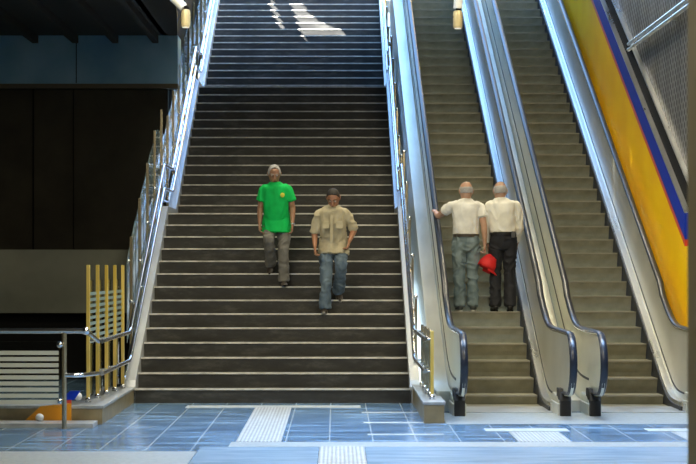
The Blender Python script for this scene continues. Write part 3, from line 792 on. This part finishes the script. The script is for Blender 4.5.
# 2: man in the khaki shirt; his right foot (image left) is in front
y2 = riser_y(6)+.10; z2 = 6*H
r2, hp2, R2 = person('man in khaki shirt and blue jeans walking down the stairs looking at his feet', place(332, y2, z2), 0, dict(
    skin=SK['p2'], k=.96, seed=2, belly=.022, pelvis=(.02, .13, .86), neck=(.0, -.0, 1.345), head=(.015, -.065, 1.450), pitch=.62, yaw=-.12,
    shoulder=((.172, .01, 1.27), (-.155, .01, 1.27)), elbow=((.280, .09, 1.06), (-.220, .07, 1.02)), wrist=((.215, -.05, .90), (-.215, -.05, .83)),
    hand=(dict(d=(-.25, -.3, -1), n=(-1, 0, -.2), thumb=1, curl=1.0), dict(d=(.05, -.2, -1), n=(1, 0, 0), thumb=-1, curl=1.0)),
    hip=((.105, .13, .83), (-.075, .12, .83)), knee=((.115, -.03, .60), (-.075, .0, .46)), ankle=((.085, .33, H+AH*.96+.04), (-.085, .03, AH*.96)),
    foot=((.15, .42), (-.12, 0)), hem=-.02, overhang=-.115, sleeve=1.0, flare=-.002, waist=.05, collar=True, sfold=.012, sfs=(8, 8, 7), tfold=.014,
    hair=black_hair, hairkeep=lambda c: (c.z > -.2+1.25*max(0, -c.y)), shirt=cloth('khaki_shirt', (.47, .42, .29), .85, .18), trousers=jeans, cuff=.074,
    shoe=brown_shoe, sole=mat('grey_sole', (.2, .2, .19), .7)))
MB().prism([(-.016, 0), (.016, 0), (.02, .33), (-.012, .35), (-.018, .3)], 0, .006, 'y').build('placket', bpy.data.materials['khaki_shirt'], r2).location = (-.005, -.138, .90)
for sx in (-.085, .085):
    MB().box(-.042, .042, 0, .008, -.05, .04).build('chest_pocket', bpy.data.materials['khaki_shirt'], r2, bevel=.003).location = (sx+.01, -.142, 1.12)

# 3 and 4 ride the left escalator with their backs to us (rotated by pi: local +x is image left)
y3 = 20+EP*4+.15; z3 = eline(20+EP*4)
r3, hp3, R3 = person('man in white t-shirt and faded jeans riding the escalator with hand on rail', place(466, y3, z3), PI, dict(
    skin=SK['p3'], k=.97, seed=3, belly=.01, pelvis=(-.0, .0, .885), neck=(.0, .01, 1.395), head=(.0, -.005, 1.508), pitch=.05, yaw=.15,
    shoulder=((.170, .01, 1.335), (-.170, .01, 1.335)), elbow=((.335, -.17, 1.205), (-.225, .05, 1.07)), wrist=((.365, -.43, 1.262), (-.232, .04, .83)),
    hand=(dict(d=(.05, -1, .35), n=(0, .2, -1), thumb=-1, curl=.35), dict(d=(-.05, -.1, -1), n=(1, 0, 0), thumb=-1, curl=1.3)),
    hip=((.085, .0, .86), (-.085, .0, .86)), knee=((.085, -.02, .48), (-.085, -.02, .48)), ankle=((.078, .03, AH*.97), (-.085, .03, AH*.97)),
    foot=((.1, 0), (-.1, 0)), hem=.07, sleeve=.55, flare=.010, waist=.085, sfold=.008, tfold=.015,
    hair=grey_hair, hairkeep=lambda c: -.40 < c.z < .30 and c.y > -.35, hairthick=.004, shirt=cloth('white_tshirt', (.74, .73, .68)), trousers=jeans2, cuff=.068,
    shoe=mat('grey_trainer', (.06, .07, .075), .6), sole=mat('white_sole', (.6, .6, .56), .6), belt=mat('brown_belt', (.05, .04, .03), .5)))
r4, hp4, R4 = person('man in white long-sleeved shirt and black trousers riding the escalator', place(503, y3, z3), PI, dict(
    skin=SK['p4'], k=.97, seed=4, belly=.012, pelvis=(.0, .0, .915), neck=(.02, .01, 1.405), head=(.035, -.005, 1.508), pitch=.12, yaw=.05,
    shoulder=((.170, .01, 1.335), (-.165, .01, 1.335)), elbow=((.190, -.06, 1.07), (-.205, -.03, 1.07)), wrist=((.18, -.12, .85), (-.19, -.12, .86)),
    hand=(dict(d=(-.05, -.15, -1), n=(-1, 0, 0), thumb=1, curl=.9), dict(d=(.1, -.3, -1), n=(1, 0, 0), thumb=-1, curl=.9)),
    hip=((.085, .0, .87), (-.085, .0, .87)), knee=((.095, -.02, .48), (-.085, -.02, .48)), ankle=((.10, .03, AH*.97), (-.085, .03, AH*.97)),
    foot=((.1, 0), (-.1, 0)), hem=.08, sleeve=1.88, waist=.085, sfold=.012, sfs=(8, 8, 5), tfold=.011, collar=True,
    hair=grey_hair, hairkeep=lambda c: -.45 < c.z < .40 and c.y > -.35, hairthick=.004, shirt=cloth('cream_shirt', (.76, .74, .66), .8, .08), trousers=blk_trs, cuff=.072,
    shoe=blk_shoe, sole=M['black'], belt=mat('black_belt', (.012, .012, .012), .35)))
MB().box(-.026, .026, -.012, .012, -.04, .04).build('phone_pouch', mat('grey_pouch', (.06, .06, .065), .5), r4, bevel=.006).location = (-.115, .14, .965)

# red cap in the right hand of the man in the t-shirt
cx, cy, cz = r3.location.x+.258, r3.location.y-.05, r3.location.z+.60
cap = thing('red_cap', 'bright red cap held by the man in the white t-shirt', 'cap', (cx, cy, cz), 0)
cap.rotation_euler = (.0, .5, .3); cap.scale = (1.25, 1.25, 1.3); cap.location.z -= .03
redm = mat('red_cloth', (.62, .012, .012), .7, build=mottled((.50, .008, .01), (.72, .02, .018), 9))
me = bpy.data.meshes.new('crown'); bm = bmesh.new(); bmesh.ops.create_uvsphere(bm, u_segments=24, v_segments=16, radius=1)
bmesh.ops.delete(bm, geom=[f for f in bm.faces if f.calc_center_median().z < -.1], context='FACES')
for v in bm.verts:
    v.co = Vector((v.co.x*.092, v.co.y*.078, v.co.z*.125)); v.co += noise.noise_vector(v.co*22)*.012
bm.to_mesh(me); bm.free(); me.polygons.foreach_set('use_smooth', [True]*len(me.polygons)); me.materials.append(redm)
o = bpy.data.objects.new('crown', me); C.objects.link(o); o.parent = cap
s = o.modifiers.new('s', 'SOLIDIFY'); s.thickness = .005
o.rotation_euler = (0, 0, 0)
br_ = MB(); v = []; n = 12
for q in range(n+1):
    a = -PI*.5+PI*q/n; r0, r1_ = .075, .145
    v += [(math.cos(a)*.088, math.sin(a)*.072, -.012), (math.cos(a)*r1_, math.sin(a)*.074, -.03-.012*abs(math.sin(a)))]
v2 = [(x, y, z-.005) for x, y, z in v]; m_ = len(v)
f = [(2*q, 2*q+1, 2*q+3, 2*q+2) for q in range(n)]+[(m_+2*q, m_+2*q+2, m_+2*q+3, m_+2*q+1) for q in range(n)]+[(2*q+1, m_+2*q+1, m_+2*q+3, 2*q+3) for q in range(n)]+[(2*q, 2*q+2, m_+2*q+2, m_+2*q) for q in range(n)]
br_.add(v+v2, f).build('brim', redm, cap, True)
MB().ball((0, 0, .126), .009, 10).build('button', redm, cap, True)

# ------------------------------------------------------------------ light
w = bpy.data.worlds.new('sky'); bpy.context.scene.world = w; w.use_nodes = True
nt = w.node_tree; bg = nt.nodes['Background']
tc = N(nt, 'ShaderNodeTexCoord'); sx = N(nt, 'ShaderNodeSeparateXYZ'); nt.links.new(tc.outputs['Generated'], sx.inputs[0])
nt.links.new(ramp(nt, sx.outputs[2], [(0, (.62, .82, 1)), (.35, (.34, .60, 1)), (1, (.24, .50, 1))]), bg.inputs[0])
bg.inputs[1].default_value = 6.5
sl = bpy.data.lights.new('sun', 'SUN'); sl.energy = 70; sl.angle = .009; sl.color = (1, .97, .90)
so = bpy.data.objects.new('sun', sl); C.objects.link(so); so.rotation_euler = SUN.to_track_quat('Z', 'Y').to_euler()
def area(x, y, z, sx_, sy_, e, col, rot=(0, 0, 0), spread=PI):
    l = bpy.data.lights.new('ceiling_and_fill_light', 'AREA'); l.shape = 'RECTANGLE'; l.size = sx_; l.size_y = sy_; l.energy = e; l.color = col; l.spread = spread
    o = bpy.data.objects.new('ceiling_and_fill_light', l); C.objects.link(o); o.location = (x, y, z); o.rotation_euler = rot
WARM = (1, .88, .62)
for x in (-1.5, 2.2):
    for y in (8, 13, 18): area(x, y, 5.0, 1.2, 1.2, 140, WARM)
for x in (-.8, 2.8): area(x, 21.8, 8.4, 1.0, 1.0, 80, (1, .90, .66), spread=1.9)  # unseen warm lamps added over the stair void to light the lower flights
area(3.0, 25.0, 8.4, .8, .8, 70, (1, .88, .62), spread=2.3)  # unseen fill added to warm the yellow wall and upper escalators
for x, e in ((-.3, 75), (3.2, 75)):
    for y in (14.6, 17.2): area(x, y, 5.1, 2.4, 1.6, e, (.36, .60, 1), spread=1.15)  # narrow blue fills added to tint the floor, not fixtures of the hall

sc = bpy.context.scene
sc.view_settings.view_transform = 'Standard'; sc.view_settings.look = 'None'; sc.view_settings.exposure = 0; sc.view_settings.gamma = 1
